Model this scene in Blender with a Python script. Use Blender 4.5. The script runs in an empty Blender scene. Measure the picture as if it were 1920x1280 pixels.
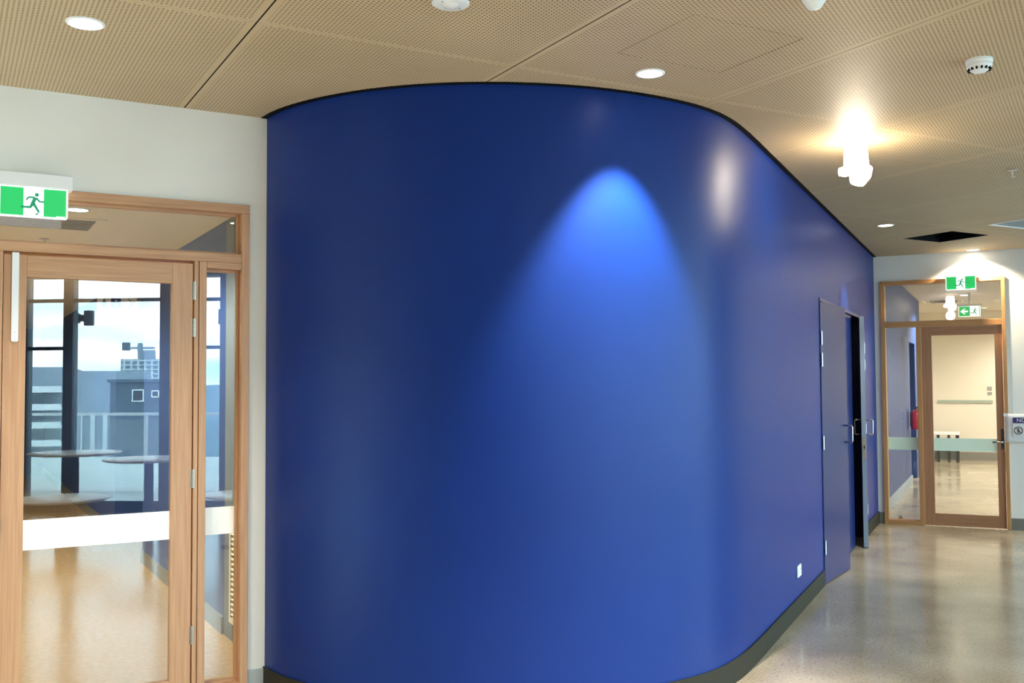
import bpy, math, random
from mathutils import Vector, Matrix
random.seed(7)
sc = bpy.context.scene
COL = sc.collection
PI = math.pi

# ------------------------------------------------------------------ camera
EYE = 1.47
f, pitch, roll = 1893.7, 0.0428, -0.0060
cp, sp, cr, sr = math.cos(pitch), math.sin(pitch), math.cos(roll), math.sin(roll)
# rows: camera right, camera down, camera forward in (X, down, Y)
Rz = Matrix(((cr, -sr, 0), (sr, cr, 0), (0, 0, 1)))
Rx = Matrix(((1, 0, 0), (0, cp, sp), (0, -sp, cp)))
M = Rz @ Rx
def wv(r): return Vector((r[0], r[2], -r[1]))
right, down, fwd = wv(M[0]), wv(M[1]), wv(M[2])
cam_d = bpy.data.cameras.new('camera')
cam = bpy.data.objects.new('camera', cam_d); COL.objects.link(cam)
cam_d.sensor_width = 36; cam_d.lens = f / 1920 * 36
cam_d.clip_start = 0.05; cam_d.clip_end = 2000
m = Matrix((right, -down, -fwd)).transposed().to_4x4()
m.translation = Vector((0, 0, EYE))
cam.matrix_world = m
sc.camera = cam

# ------------------------------------------------------------------ view and world
sc.view_settings.view_transform = 'Standard'
sc.view_settings.look = 'None'
sc.view_settings.gamma = 1
sc.view_settings.use_curve_mapping = False
sc.view_settings.exposure = 1.42
try:
    sc.cycles.use_denoising = True
    sc.cycles.max_bounces = 10
    sc.cycles.diffuse_bounces = 5
    sc.cycles.glossy_bounces = 5
    sc.cycles.transparent_max_bounces = 16
    sc.cycles.sample_clamp_indirect = 6
except Exception: pass

SKY_STRENGTH = 5.8
w = bpy.data.worlds.new('sky'); sc.world = w; w.use_nodes = True
nt = w.node_tree; nt.nodes.clear()
def N(nt, t, **k):
    n = nt.nodes.new(t)
    for a, v in k.items(): setattr(n, a, v)
    return n
tc = N(nt, 'ShaderNodeTexCoord'); mp = N(nt, 'ShaderNodeMapping')
mp.inputs['Scale'].default_value = (1.2, 1.2, 9)
no = N(nt, 'ShaderNodeTexNoise'); no.inputs['Scale'].default_value = 2.2; no.inputs['Detail'].default_value = 5
cr_ = N(nt, 'ShaderNodeValToRGB')
cr_.color_ramp.elements[0].position = .40; cr_.color_ramp.elements[0].color = (.30, .66, .93, 1)
cr_.color_ramp.elements[1].position = .60; cr_.color_ramp.elements[1].color = (.90, .97, 1, 1)
bg = N(nt, 'ShaderNodeBackground'); bg.inputs['Strength'].default_value = SKY_STRENGTH
out = N(nt, 'ShaderNodeOutputWorld')
L = nt.links.new
L(tc.outputs['Generated'], mp.inputs['Vector']); L(mp.outputs[0], no.inputs['Vector'])
L(no.outputs[0], cr_.inputs[0]); L(cr_.outputs[0], bg.inputs[0]); L(bg.outputs[0], out.inputs[0])

# ------------------------------------------------------------------ frames
# AB frame: local x runs along the white wall with the near timber door, y straight into that wall
# CD frame: local y runs down the corridor, x across it to the window side
ANG = {'AB': math.atan2(.48866, .87247), 'CD': -math.atan2(.43677, .89957), 'W': 0.0}
def fw(fr, x, y, z=0):
    a = ANG[fr]; return Vector((x*math.cos(a)-y*math.sin(a), x*math.sin(a)+y*math.cos(a), z))
def to(fr, X, Y):
    a = ANG[fr]; return (X*math.cos(a)+Y*math.sin(a), -X*math.sin(a)+Y*math.cos(a))
CEIL = 2.8; INC = 2.47           # corridor ceiling, ceiling of the passage behind the near door
WA = 4.93                        # white wall plane (AB y)
WC = 11.26                       # far wall plane (CD y)
WD = -1.207                      # straight part of the blue wall (CD x)
FD = 3.3                         # window side (CD x)

# ------------------------------------------------------------------ materials
def mat(name, col=(.8, .8, .8), rough=.5, metal=0, emit=None, es=0, spec=.5, coat=0):
    m = bpy.data.materials.new(name); m.use_nodes = True
    b = m.node_tree.nodes['Principled BSDF']
    b.inputs['Base Color'].default_value = (*col, 1); b.inputs['Roughness'].default_value = rough
    b.inputs['Metallic'].default_value = metal
    b.inputs['Specular IOR Level'].default_value = spec
    b.inputs['Coat Weight'].default_value = coat
    if emit: b.inputs['Emission Color'].default_value = (*emit, 1); b.inputs['Emission Strength'].default_value = es
    return m
def noise_mat(name, c1, c2, scale=(1, 1, 1), nscale=5, detail=4, rough=.5, bump=0, spec=.5, lo=.3, hi=.7, coat=0, bscale=None, metal=0):
    m = mat(name, c1, rough, metal, spec=spec, coat=coat); nt = m.node_tree; b = nt.nodes['Principled BSDF']; L = nt.links.new
    tc = N(nt, 'ShaderNodeTexCoord'); mp = N(nt, 'ShaderNodeMapping'); mp.inputs['Scale'].default_value = scale
    no = N(nt, 'ShaderNodeTexNoise'); no.inputs['Scale'].default_value = nscale; no.inputs['Detail'].default_value = detail
    r = N(nt, 'ShaderNodeValToRGB'); e = r.color_ramp.elements
    e[0].position = lo; e[0].color = (*c1, 1); e[1].position = hi; e[1].color = (*c2, 1)
    L(tc.outputs['Object'], mp.inputs[0]); L(mp.outputs[0], no.inputs['Vector']); L(no.outputs[0], r.inputs[0]); L(r.outputs[0], b.inputs['Base Color'])
    if bump:
        bn = N(nt, 'ShaderNodeBump'); bn.inputs['Strength'].default_value = bump; bn.inputs['Distance'].default_value = .002
        src = no
        if bscale:
            src = N(nt, 'ShaderNodeTexNoise'); src.inputs['Scale'].default_value = bscale; src.inputs['Detail'].default_value = 2
            L(tc.outputs['Object'], src.inputs['Vector'])
        L(src.outputs[0], bn.inputs['Height']); L(bn.outputs[0], b.inputs['Normal'])
    return m
def s2l(r, g, b):
    return tuple(((c/255)/12.92 if c/255 < .04045 else ((c/255+.055)/1.055)**2.4) for c in (r, g, b))

white_wall = noise_mat('white_wall_paint', (.84, .835, .78), (.86, .855, .80), nscale=3, rough=.75, bump=.05, bscale=180)
blue_wall = noise_mat('blue_wall_paint', (.0032, .023, .155), (.0037, .025, .168), nscale=2.5, rough=.40, bump=.10, bscale=230, spec=.20)
blue_door = mat('blue_door_gloss_paint', (.010, .021, .105), .3, spec=.35)
blue_pale = noise_mat('blue_passage_paint', (.025, .075, .25), (.028, .08, .27), nscale=3, rough=.5)
grey_wall = mat('grey_blue_wall_paint', (.16, .20, .235), .6)
wood_v = noise_mat('oak_upright', s2l(186, 138, 100), s2l(206, 160, 120), scale=(12, 12, .35), nscale=9, detail=6, rough=.45, bump=.15)
wood_h = noise_mat('oak_rail', s2l(180, 133, 96), s2l(203, 158, 118), scale=(.35, 9, 9), nscale=9, detail=6, rough=.45, bump=.15)
oakf_v = noise_mat('amber_oak_upright', s2l(178, 126, 78), s2l(204, 152, 98), scale=(12, 12, .35), nscale=9, detail=6, rough=.42, bump=.1)
oakf_h = noise_mat('amber_oak_rail', s2l(178, 126, 78), s2l(204, 152, 98), scale=(.35, 9, 9), nscale=9, detail=6, rough=.42, bump=.1)
leaff_v = noise_mat('brown_oak_upright', s2l(160, 112, 80), s2l(182, 132, 96), scale=(12, 12, .35), nscale=9, detail=6, rough=.42)
leaff_h = noise_mat('brown_oak_rail', s2l(160, 112, 80), s2l(182, 132, 96), scale=(.35, 9, 9), nscale=9, detail=6, rough=.42)
steel = mat('brushed_steel', (.62, .60, .56), .3, 1)
nickel = mat('satin_nickel', (.34, .29, .23), .35, 1)
white_metal = mat('white_powder_coat', (.86, .87, .88), .35)
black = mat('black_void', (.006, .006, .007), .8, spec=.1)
dark = mat('dark_bronze_metal', (.045, .05, .06), .4)
dark_grey = mat('charcoal_metal', (.10, .12, .15), .45)
skirt_dark = mat('dark_olive_skirting_vinyl', (.022, .020, .011), .6, spec=.25)
skirt_grey = mat('pale_grey_skirting_vinyl', (.42, .46, .46), .5)
skirt_mid = mat('taupe_skirting_vinyl', (.20, .19, .165), .5)
plaster = mat('cream_ceiling_plaster', (.84, .79, .66), .8)
plaster2 = mat('ceiling_plaster', (.66, .62, .55), .8)
grey_panel = mat('grey_ceiling_grille', (.30, .31, .30), .6)
white_plastic = mat('white_plastic', (.80, .82, .80), .35)
paper = noise_mat('laminated_paper', (.78, .79, .79), (.84, .84, .83), nscale=9, rough=.25, bump=.4)
navy_ink = mat('navy_print', (.03, .03, .17), .5)
ink = mat('dark_print', (.02, .02, .025), .5)
white_ink = mat('white_print', (.85, .85, .88), .5)
red = mat('red_enamel', (.42, .012, .02), .35)
table_white = mat('white_laminate', (.86, .88, .92), .3)
lamp_on = mat('lit_lens', (1, 1, 1), .5, emit=(1, .94, .82), es=9)
lamp_hot = mat('lit_lamp', (1, 1, 1), .5, emit=(1, .88, .68), es=16)
sign_green = mat('backlit_green', (.0, .25, .08), .4, emit=s2l(40, 200, 95), es=.30)
sign_white = mat('backlit_white', (.8, .8, .8), .4, emit=(1, 1, 1), es=.55)
sign_man = mat('backlit_dark_green', (.0, .15, .08), .4, emit=s2l(20, 120, 80), es=.42)
terrace = mat('pale_terrace_paving', (.52, .52, .50), .8)
conc = noise_mat('far_concrete', (.26, .31, .36), (.31, .36, .42), nscale=.4, rough=.9)
conc_dark = mat('dark_render', (.09, .12, .145), .9)
conc_pale = mat('pale_render', (.6, .62, .62), .9)
hill_m = noise_mat('hazy_wooded_hill', (.16, .26, .33), (.20, .31, .38), nscale=.06, rough=1)  # pale blue haze of distance is mixed into this colour
brick_m = mat('brown_timber_fence', (.20, .09, .06), .8)

def glass_mat(name, fac, tint=(1, 1, 1)):
    m = bpy.data.materials.new(name); m.use_nodes = True; nt = m.node_tree; nt.nodes.clear(); L = nt.links.new
    o = N(nt, 'ShaderNodeOutputMaterial'); mx = N(nt, 'ShaderNodeMixShader'); tr = N(nt, 'ShaderNodeBsdfTransparent'); gl = N(nt, 'ShaderNodeBsdfGlossy')
    tr.inputs[0].default_value = (*tint, 1); gl.inputs['Roughness'].default_value = 0.0
    fr = N(nt, 'ShaderNodeFresnel'); fr.inputs[0].default_value = 1.5
    ma = N(nt, 'ShaderNodeMath', operation='ADD'); ma.use_clamp = True; ma.inputs[1].default_value = fac
    L(fr.outputs[0], ma.inputs[0]); L(ma.outputs[0], mx.inputs[0]); L(tr.outputs[0], mx.inputs[1]); L(gl.outputs[0], mx.inputs[2]); L(mx.outputs[0], o.inputs[0])
    return m
glass_near = glass_mat('coated_door_glass', .04, (.93, .97, .96))
glass_clear = glass_mat('clear_glass', .03, (.96, .99, .98))
def frost_mat(name, col, a):
    m = bpy.data.materials.new(name); m.use_nodes = True; nt = m.node_tree; nt.nodes.clear(); L = nt.links.new
    o = N(nt, 'ShaderNodeOutputMaterial'); d = N(nt, 'ShaderNodeBsdfDiffuse'); t = N(nt, 'ShaderNodeBsdfTranslucent'); tr = N(nt, 'ShaderNodeBsdfTransparent')
    d.inputs[0].default_value = (*col, 1); t.inputs[0].default_value = (*col, 1)
    m1 = N(nt, 'ShaderNodeAddShader'); m2 = N(nt, 'ShaderNodeMixShader'); m2.inputs[0].default_value = a
    L(d.outputs[0], m1.inputs[0]); L(t.outputs[0], m1.inputs[1]); L(tr.outputs[0], m2.inputs[1]); L(m1.outputs[0], m2.inputs[2]); L(m2.outputs[0], o.inputs[0])
    return m
frost = frost_mat('frosted_film', (.60, .61, .61), .95)
frost_soft = frost_mat('pale_green_frosted_film', (.50, .57, .52), .85)

def floor_mat():
    m = mat('polished_concrete', (.4, .35, .28), .14, spec=.65); nt = m.node_tree; b = nt.nodes['Principled BSDF']; L = nt.links.new
    tc = N(nt, 'ShaderNodeTexCoord')
    n1 = N(nt, 'ShaderNodeTexNoise'); n1.inputs['Scale'].default_value = 1.6; n1.inputs['Detail'].default_value = 6
    n2 = N(nt, 'ShaderNodeTexNoise'); n2.inputs['Scale'].default_value = 60; n2.inputs['Detail'].default_value = 3
    r1 = N(nt, 'ShaderNodeValToRGB'); e = r1.color_ramp.elements
    e[0].position = .33; e[0].color = (.33, .265, .18, 1); e[1].position = .68; e[1].color = (.50, .42, .30, 1)
    r2 = N(nt, 'ShaderNodeValToRGB'); e = r2.color_ramp.elements
    e[0].position = .36; e[0].color = (.66, .66, .66, 1); e[1].position = .5; e[1].color = (1, 1, 1, 1)
    mx = N(nt, 'ShaderNodeMix', data_type='RGBA', blend_type='MULTIPLY'); mx.inputs[0].default_value = .8
    L(tc.outputs['Object'], n1.inputs['Vector']); L(tc.outputs['Object'], n2.inputs['Vector'])
    L(n1.outputs[0], r1.inputs[0]); L(n2.outputs[0], r2.inputs[0]); L(r1.outputs[0], mx.inputs[6]); L(r2.outputs[0], mx.inputs[7]); L(mx.outputs[2], b.inputs['Base Color'])
    r3 = N(nt, 'ShaderNodeMapRange'); r3.inputs[3].default_value = .10; r3.inputs[4].default_value = .24
    L(n1.outputs[0], r3.inputs[0]); L(r3.outputs[0], b.inputs['Roughness'])
    return m
floor_conc = floor_mat()
floor_tan = noise_mat('tan_linoleum', s2l(190, 150, 98), s2l(206, 170, 118), nscale=30, detail=8, rough=.25, lo=.35, hi=.65)

def perforated():
    m = mat('perforated_birch_board', s2l(178, 152, 116), .55, spec=.3); nt = m.node_tree; b = nt.nodes['Principled BSDF']; L = nt.links.new
    tc = N(nt, 'ShaderNodeTexCoord'); sx = N(nt, 'ShaderNodeSeparateXYZ'); L(tc.outputs['Object'], sx.inputs[0])
    def ma(op, a, c=None, **k):
        n = N(nt, 'ShaderNodeMath', operation=op)
        for i, v in enumerate((a, c)):
            if v is None: continue
            if isinstance(v, (int, float)): n.inputs[i].default_value = v
            else: L(v, n.inputs[i])
        return n.outputs[0]
    x, y = sx.outputs[0], sx.outputs[1]
    s, h = .0185, .0160
    v = ma('DIVIDE', x, h); row = ma('FLOOR', v)
    par = ma('MULTIPLY', ma('FLOORED_MODULO', row, 2), .5)
    u = ma('ADD', ma('DIVIDE', y, s), par)
    du = ma('MULTIPLY', ma('SUBTRACT', ma('FRACT', u), .5), s)
    dv = ma('MULTIPLY', ma('SUBTRACT', ma('FRACT', v), .5), h)
    d2 = ma('ADD', ma('MULTIPLY', du, du), ma('MULTIPLY', dv, dv))
    hole = ma('LESS_THAN', d2, .0037**2)
    fx = ma('MULTIPLY', ma('ABSOLUTE', ma('SUBTRACT', ma('FRACT', ma('DIVIDE', ma('SUBTRACT', x, .972), 1.081)), .5)), 1.081)
    fy = ma('MULTIPLY', ma('ABSOLUTE', ma('SUBTRACT', ma('FRACT', ma('DIVIDE', ma('SUBTRACT', y, 3.63), 2.03)), .5)), 2.03)
    inx = ma('LESS_THAN', fx, .5405-.028); iny = ma('LESS_THAN', fy, 1.015-.018)
    mask = ma('MULTIPLY', hole, ma('MULTIPLY', inx, iny))
    no = N(nt, 'ShaderNodeTexNoise'); no.inputs['Scale'].default_value = 2; no.inputs['Detail'].default_value = 4
    L(tc.outputs['Object'], no.inputs['Vector'])
    r = N(nt, 'ShaderNodeValToRGB'); e = r.color_ramp.elements
    e[0].position = .3; e[0].color = (*s2l(190, 166, 130), 1); e[1].position = .7; e[1].color = (*s2l(199, 175, 140), 1)
    L(no.outputs[0], r.inputs[0])
    mx = N(nt, 'ShaderNodeMix', data_type='RGBA'); L(mask, mx.inputs[0]); L(r.outputs[0], mx.inputs[6]); mx.inputs[7].default_value = (.06, .04, .022, 1)
    L(mx.outputs[2], b.inputs['Base Color'])
    return m
perf = perforated()

# ------------------------------------------------------------------ mesh helpers
class MB:
    def __init__(s): s.v = []; s.f = []; s.sm = []
    def add(s, vs, fs, smooth=False):
        o = len(s.v); s.v += [tuple(p) for p in vs]
        for q in fs: s.f.append([i+o for i in q]); s.sm.append(smooth)
        return s
    def box(s, x0, x1, y0, y1, z0, z1):
        vs = [(x, y, z) for z in (z0, z1) for y in (y0, y1) for x in (x0, x1)]
        return s.add(vs, [(0, 2, 3, 1), (4, 5, 7, 6), (0, 1, 5, 4), (2, 6, 7, 3), (0, 4, 6, 2), (1, 3, 7, 5)])
    def prism(s, poly, z0, z1, ax='z'):
        n = len(poly); vs = []
        ar = sum(poly[i][0]*poly[(i+1) % n][1]-poly[(i+1) % n][0]*poly[i][1] for i in range(n))
        if ar < 0: poly = poly[::-1]
        for z in (z0, z1):
            for p in poly:
                vs.append((p[0], p[1], z) if ax == 'z' else (p[0], z, p[1]))
        fs = [list(range(n))[::-1], list(range(n, 2*n))]+[(i, (i+1) % n, n+(i+1) % n, n+i) for i in range(n)]
        if ax != 'z': fs = [list(q)[::-1] for q in fs]
        return s.add(vs, fs)
    def lathe(s, prof, c=(0, 0, 0), n=24, axis='z', smooth=True):
        vs = []; fs = []; k = len(prof)
        for i in range(n):
            a = 2*PI*i/n
            for r, z in prof:
                p = (r*math.cos(a), r*math.sin(a), z)
                if axis == 'x': p = (p[2], p[0], p[1])
                if axis == 'y': p = (p[1], p[2], p[0])
                vs.append((p[0]+c[0], p[1]+c[1], p[2]+c[2]))
        for i in range(n):
            j = (i+1) % n
            for q in range(k-1): fs.append((i*k+q, j*k+q, j*k+q+1, i*k+q+1))
        s.add(vs, fs, smooth)
        return s
    def cyl(s, c, r, z0, z1, n=20, axis='z', smooth=True):
        e = min(r*.08, .001)
        return s.lathe([(1e-5, z0), (r-e, z0), (r, z0+e), (r, z1-e), (r-e, z1), (1e-5, z1)], c, n, axis, False if n < 12 else smooth)
    def tube(s, path, r, n=8):
        P = [Vector(p) for p in path]; vs = []; fs = []
        up = Vector((0.13, .21, .97))
        for i, p in enumerate(P):
            t = ((P[i+1]-p) if i == 0 else (p-P[i-1]) if i == len(P)-1 else (P[i+1]-P[i-1])).normalized()
            a = t.cross(up).normalized(); b = t.cross(a).normalized()
            for k in range(n):
                an = 2*PI*k/n; vs.append(p+a*math.cos(an)*r+b*math.sin(an)*r)
        for i in range(len(P)-1):
            for k in range(n): fs.append((i*n+k, i*n+(k+1) % n, (i+1)*n+(k+1) % n, (i+1)*n+k))
        fs.append(list(range(n))[::-1]); fs.append([(len(P)-1)*n+k for k in range(n)])
        return s.add(vs, fs, True)
    def build(s, name, mt, parent=None, frame=None, bevel=0, **props):
        me = bpy.data.meshes.new(name); me.from_pydata(s.v, [], s.f); me.update()
        for p, q in zip(me.polygons, s.sm): p.use_smooth = q
        me.materials.append(mt)
        o = bpy.data.objects.new(name, me); COL.objects.link(o)
        if frame: o.rotation_euler.z = ANG[frame]
        if parent: o.parent = parent
        if bevel:
            md = o.modifiers.new('bevel', 'BEVEL'); md.width = bevel; md.segments = 2; md.limit_method = 'ANGLE'
        for k, v in props.items(): o[k] = v
        return o
def B(*a): return MB().box(*a)
def root(name, fr, x, y, z, extra=0, **props):
    o = bpy.data.objects.new(name, None); COL.objects.link(o); o.empty_display_size = .1
    o.location = fw(fr, x, y, z); o.rotation_euler.z = ANG[fr]+extra
    for k, v in props.items(): o[k] = v
    return o
def copy_thing(o, parent=None, **props):
    c = o.copy(); COL.objects.link(c); c.parent = parent
    for ch in list(o.children): copy_thing(ch, c)
    for k, v in props.items(): c[k] = v
    return c
def text(name, body, size, mt, parent, loc, rot, extr=.0006, **props):
    cu = bpy.data.curves.new(name, 'FONT'); cu.body = body; cu.size = size; cu.extrude = extr
    cu.align_x = 'CENTER'; cu.align_y = 'CENTER'
    t = bpy.data.objects.new('tmp', cu); COL.objects.link(t)
    bpy.context.view_layer.update()
    me = bpy.data.meshes.new_from_object(t.evaluated_get(bpy.context.evaluated_depsgraph_get()))
    bpy.data.objects.remove(t)
    me.materials.clear(); me.materials.append(mt)
    o = bpy.data.objects.new(name, me); COL.objects.link(o); o.parent = parent; o.location = loc; o.rotation_euler = rot
    for k, v in props.items(): o[k] = v
    return o
def clip(poly, a, b, c):          # keep a*x+b*y<=c
    out = []
    n = len(poly)
    for i in range(n):
        p, q = poly[i], poly[(i+1) % n]; dp = a*p[0]+b*p[1]-c; dq = a*q[0]+b*q[1]-c
        if dp <= 0: out.append(p)
        if (dp < 0 < dq) or (dq < 0 < dp):
            t = dp/(dp-dq); out.append((p[0]+(q[0]-p[0])*t, p[1]+(q[1]-p[1])*t))
    return out
S = 'structure'

# ------------------------------------------------------------------ window-side light portal and lamps' helper
pl = bpy.data.lights.new('window_portal', 'AREA'); pl.shape = 'RECTANGLE'; pl.size = 12.6; pl.size_y = 2.7
po = bpy.data.objects.new('window_portal', pl); COL.objects.link(po)
po.location = fw('CD', FD+.10, 5.0, 1.4); po.rotation_euler = (PI/2, 0, ANG['CD']+PI/2)
try: pl.cycles.is_portal = True
except Exception: pass
def spot_lamp(fr, x, y, z, power, deg=80, blend=.35, col=(1, .93, .8), rad=.03, tilt=(0, 0)):
    l = bpy.data.lights.new('downlight_beam', 'SPOT'); l.energy = power; l.spot_size = math.radians(deg); l.spot_blend = blend; l.color = col; l.shadow_soft_size = rad
    o = bpy.data.objects.new('downlight_beam', l); COL.objects.link(o); o.location = fw(fr, x, y, z)
    if tilt != (0, 0): o.rotation_euler = Vector((0, 0, -1)).rotation_difference(fw(fr, tilt[0], tilt[1], -1)).to_euler()
    return o

# ------------------------------------------------------------------ floor
o = MB().prism([(-5.5, -7.5), (FD+.1, -7.5), (FD+.1, 21.3), (-3.0, 21.3)], -.12, 0).build('floor', floor_conc, None, 'CD', kind=S)
# passage floor behind the near door: a thin tan sheet, 3 mm proud
B(-1.6, 1.46, WA+.10, 19, 0, .003).build('floor_passage', floor_tan, None, 'AB', kind=S)

# ------------------------------------------------------------------ ceiling: staggered perforated boards
ceiling = root('ceiling', 'W', 0, 0, 0, kind=S)
# slab above everything
slab = MB().prism([(-7, -9), (FD+.6, -9), (FD+.6, 22), (-9, 22)], 3.1, 3.25).build('ceiling_slab', black, ceiling); slab.rotation_euler.z = ANG['CD']
BC, AC, BD, AD = .8207, .5715, .5714, -.8207
holes = [('void', 7.72, 8.24, 5.83, 6.36), ('access', 2.333, 2.872, 2.807, 3.29), ('grille', 7.67, 8.75, 4.93, 5.45)]
xs = [.972+1.081*k for k in range(-7, 11)]
ysj = [3.63+2.03*k for k in range(-6, 4)]
pan_n = 0
for i in range(len(xs)-1):
    for j in range(len(ysj)-1):
        x0, x1, y0, y1 = xs[i]+(.0036 if i in (7, 8) else .0022), xs[i+1]-(.0036 if i in (6, 7) else .0022), ysj[j]+.001, ysj[j+1]-.001
        rects = [(x0, x1, y0, y1)]
        for nm, a0, a1, b0, b1 in holes:
            new = []
            for (p, q, r, t) in rects:
                if a1 <= p or a0 >= q or b1 <= r or b0 >= t: new.append((p, q, r, t)); continue
                c0, c1, d0, d1 = max(a0, p), min(a1, q), max(b0, r), min(b1, t)
                if c0 > p: new.append((p, c0, r, t))
                if c1 < q: new.append((c1, q, r, t))
                if d0 > r: new.append((c0, c1, r, d0))
                if d1 < t: new.append((c0, c1, d1, t))
            rects = new
        mb = MB()
        for (p, q, r, t) in rects:
            for side in (0, 1):
                poly = [(p, r), (q, r), (q, t), (p, t)]
                if side == 0: poly = clip(poly, 0, 1, WA)
                else: poly = clip(poly, 0, -1, -WA); poly = clip(poly, -BD, -AD, 1.23) if poly else poly
                for (a, b, c) in ((BC, AC, WC), (BD, AD, FD-.02), (-BC, -AC, 7.0), (-1, 0, 4.4)):
                    if poly: poly = clip(poly, a, b, c)
                if len(poly) >= 3:
                    ar = abs(sum(poly[k][0]*poly[(k+1) % len(poly)][1]-poly[(k+1) % len(poly)][0]*poly[k][1] for k in range(len(poly))))
                    if ar > .0005: mb.prism(poly, CEIL, CEIL+.012)
        if mb.v:
            pb = mb.build('ceiling_panel', perf, ceiling); pb.rotation_euler.z = ANG['AB']; pan_n += 1
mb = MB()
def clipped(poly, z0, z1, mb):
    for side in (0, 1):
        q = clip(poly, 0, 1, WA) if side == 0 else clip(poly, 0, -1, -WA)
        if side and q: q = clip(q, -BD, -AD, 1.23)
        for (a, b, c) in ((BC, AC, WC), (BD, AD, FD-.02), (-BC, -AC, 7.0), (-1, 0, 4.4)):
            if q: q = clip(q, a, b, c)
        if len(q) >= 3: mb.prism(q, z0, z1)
for i, x in enumerate(xs):  # black strips laid in the joints as painted shade
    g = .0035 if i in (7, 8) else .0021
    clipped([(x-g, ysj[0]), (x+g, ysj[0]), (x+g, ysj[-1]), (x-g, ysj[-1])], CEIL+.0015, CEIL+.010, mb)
bt = mb.build('joint_shade_strip', black, ceiling, kind='stuff', label='black strips standing in for shade in the ceiling panel joints'); bt.rotation_euler.z = ANG['AB']
# removable access panel, set 3 mm inside its cut-out, with a dark rim behind
ap = B(2.337, 2.868, 2.811, 3.286, CEIL+.0005, CEIL+.0125).build('access_panel', perf, ceiling, label='square access panel cut into the perforated ceiling'); ap.rotation_euler.z = ANG['AB']
# open void: dark shaft above the missing tile
mb = MB()
for a in ((7.72, 7.735, 5.83, 6.36), (8.225, 8.24, 5.83, 6.36), (7.72, 8.24, 5.83, 5.845), (7.72, 8.24, 6.345, 6.36)): mb.box(*a, CEIL+.001, CEIL+.28)
mb.box(7.72, 8.24, 5.83, 6.36, CEIL+.28, CEIL+.29)
vd = mb.build('ceiling_void', black, ceiling, label='black square opening where a ceiling tile is missing'); vd.rotation_euler.z = ANG['AB']
# plaster ceilings beyond the walls
c2 = MB().prism([(-1.28, WC+.06), (2.2, WC+.06), (2.2, 21.1), (-1.28, 21.1)], CEIL, CEIL+.02).build('ceiling_far', plaster2, None, 'CD', kind=S)
c3 = B(-1.6, 1.47, WA+.12, 19, INC, INC+.02).build('ceiling_passage', plaster, None, 'AB', kind=S)

# ------------------------------------------------------------------ blue curved wall (CD frame is used for the straight run; everything in AB coords)
pts = [(1.372, 4.93), (1.374, 4.855), (1.392, 4.74), (1.435, 4.60), (1.52, 4.407), (1.654, 4.213), (1.80, 4.071), (1.954, 3.957), (2.10, 3.872),
       (2.28, 3.797), (2.485, 3.737), (2.70, 3.710), (2.95, 3.716), (3.142, 3.7475), (3.325, 3.812), (3.495, 3.908)]
end_c = 5.45
def cd2ab(c, d):
    v = fw('CD', d, c); return to('AB', v.x, v.y)
P = [Vector(p) for p in pts]+[Vector(cd2ab(5.35, -1.203)), Vector(cd2ab(5.9, WD))]
def cat(P, per=6):
    out = []
    for i in range(len(P)-1):
        a, b, c, d = P[max(i-1, 0)], P[i], P[i+1], P[min(i+2, len(P)-1)]
        for k in range(per):
            t = k/per
            out.append(.5*((2*b)+(c-a)*t+(2*a-5*b+4*c-d)*t*t+(-a+3*b-3*c+d)*t**3))
    out.append(P[-1]); return out
path = cat(P)
for _ in range(60):
    path = [path[0]]+[(path[i-1]+2*path[i]+path[i+1])/4 for i in range(1, len(path)-1)]+[path[-1]]
D0, D1 = 7.665, 10.20           # doorway in the straight run
run1 = path+[Vector(cd2ab(D0, WD))]
run2 = [Vector(cd2ab(D1, WD)), Vector(cd2ab(WC, WD))]
head = [Vector(cd2ab(D0, WD)), Vector(cd2ab(D1, WD))]
def strip(mb, run, z0, z1, off=0, th=.10, smooth=True):
    n = len(run); nor = []
    for i in range(n):
        t = (run[min(i+1, n-1)]-run[max(i-1, 0)]).normalized(); nor.append(Vector((t.y, -t.x)))
    F = [run[i]+nor[i]*off for i in range(n)]; K = [run[i]-nor[i]*(th) for i in range(n)]
    vs = [(p.x, p.y, z) for p in F for z in (z0, z1)]
    mb.add(vs, [(2*i, 2*i+2, 2*i+3, 2*i+1) for i in range(n-1)], smooth)
    vs = [(p.x, p.y, z) for p in K for z in (z0, z1)]
    mb.add(vs, [(2*i, 2*i+1, 2*i+3, 2*i+2) for i in range(n-1)], smooth)
    for z, flip in ((z0, 1), (z1, 0)):
        vs = [(p.x, p.y, z) for p in F]+[(p.x, p.y, z) for p in K]
        mb.add(vs, [((i, n+i, n+i+1, i+1) if flip else (i, i+1, n+i+1, n+i)) for i in range(n-1)])
    for i in (0, n-1):
        mb.add([(F[i].x, F[i].y, z0), (F[i].x, F[i].y, z1), (K[i].x, K[i].y, z1), (K[i].x, K[i].y, z0)], [(0, 1, 2, 3)])
mb = MB(); strip(mb, run1, 0, CEIL-.003); strip(mb, run2, 0, CEIL-.003); strip(mb, head, 2.10, CEIL-.003)
mb.build('wall_middle', blue_wall, None, 'AB', kind=S)
mb = MB(); strip(mb, path+[Vector(cd2ab(WC, WD))], CEIL-.003, CEIL, off=.030, th=.09)  # solid black strip painted in for the shade of an open gap
mb.build('wall_top_shade_strip', black, None, 'AB', kind=S, label='black strip standing in for the shadow gap between the blue wall and the ceiling')
mb = MB(); strip(mb, run1[:-1]+[Vector(cd2ab(D0-.03, WD))], 0, .112, off=.010, th=-.001); strip(mb, [Vector(cd2ab(D1+.03, WD)), Vector(cd2ab(WC-.01, WD))], 0, .125, off=.010, th=-.001)
mb.build('baseboard_middle', skirt_dark, None, 'AB', kind=S)

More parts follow.
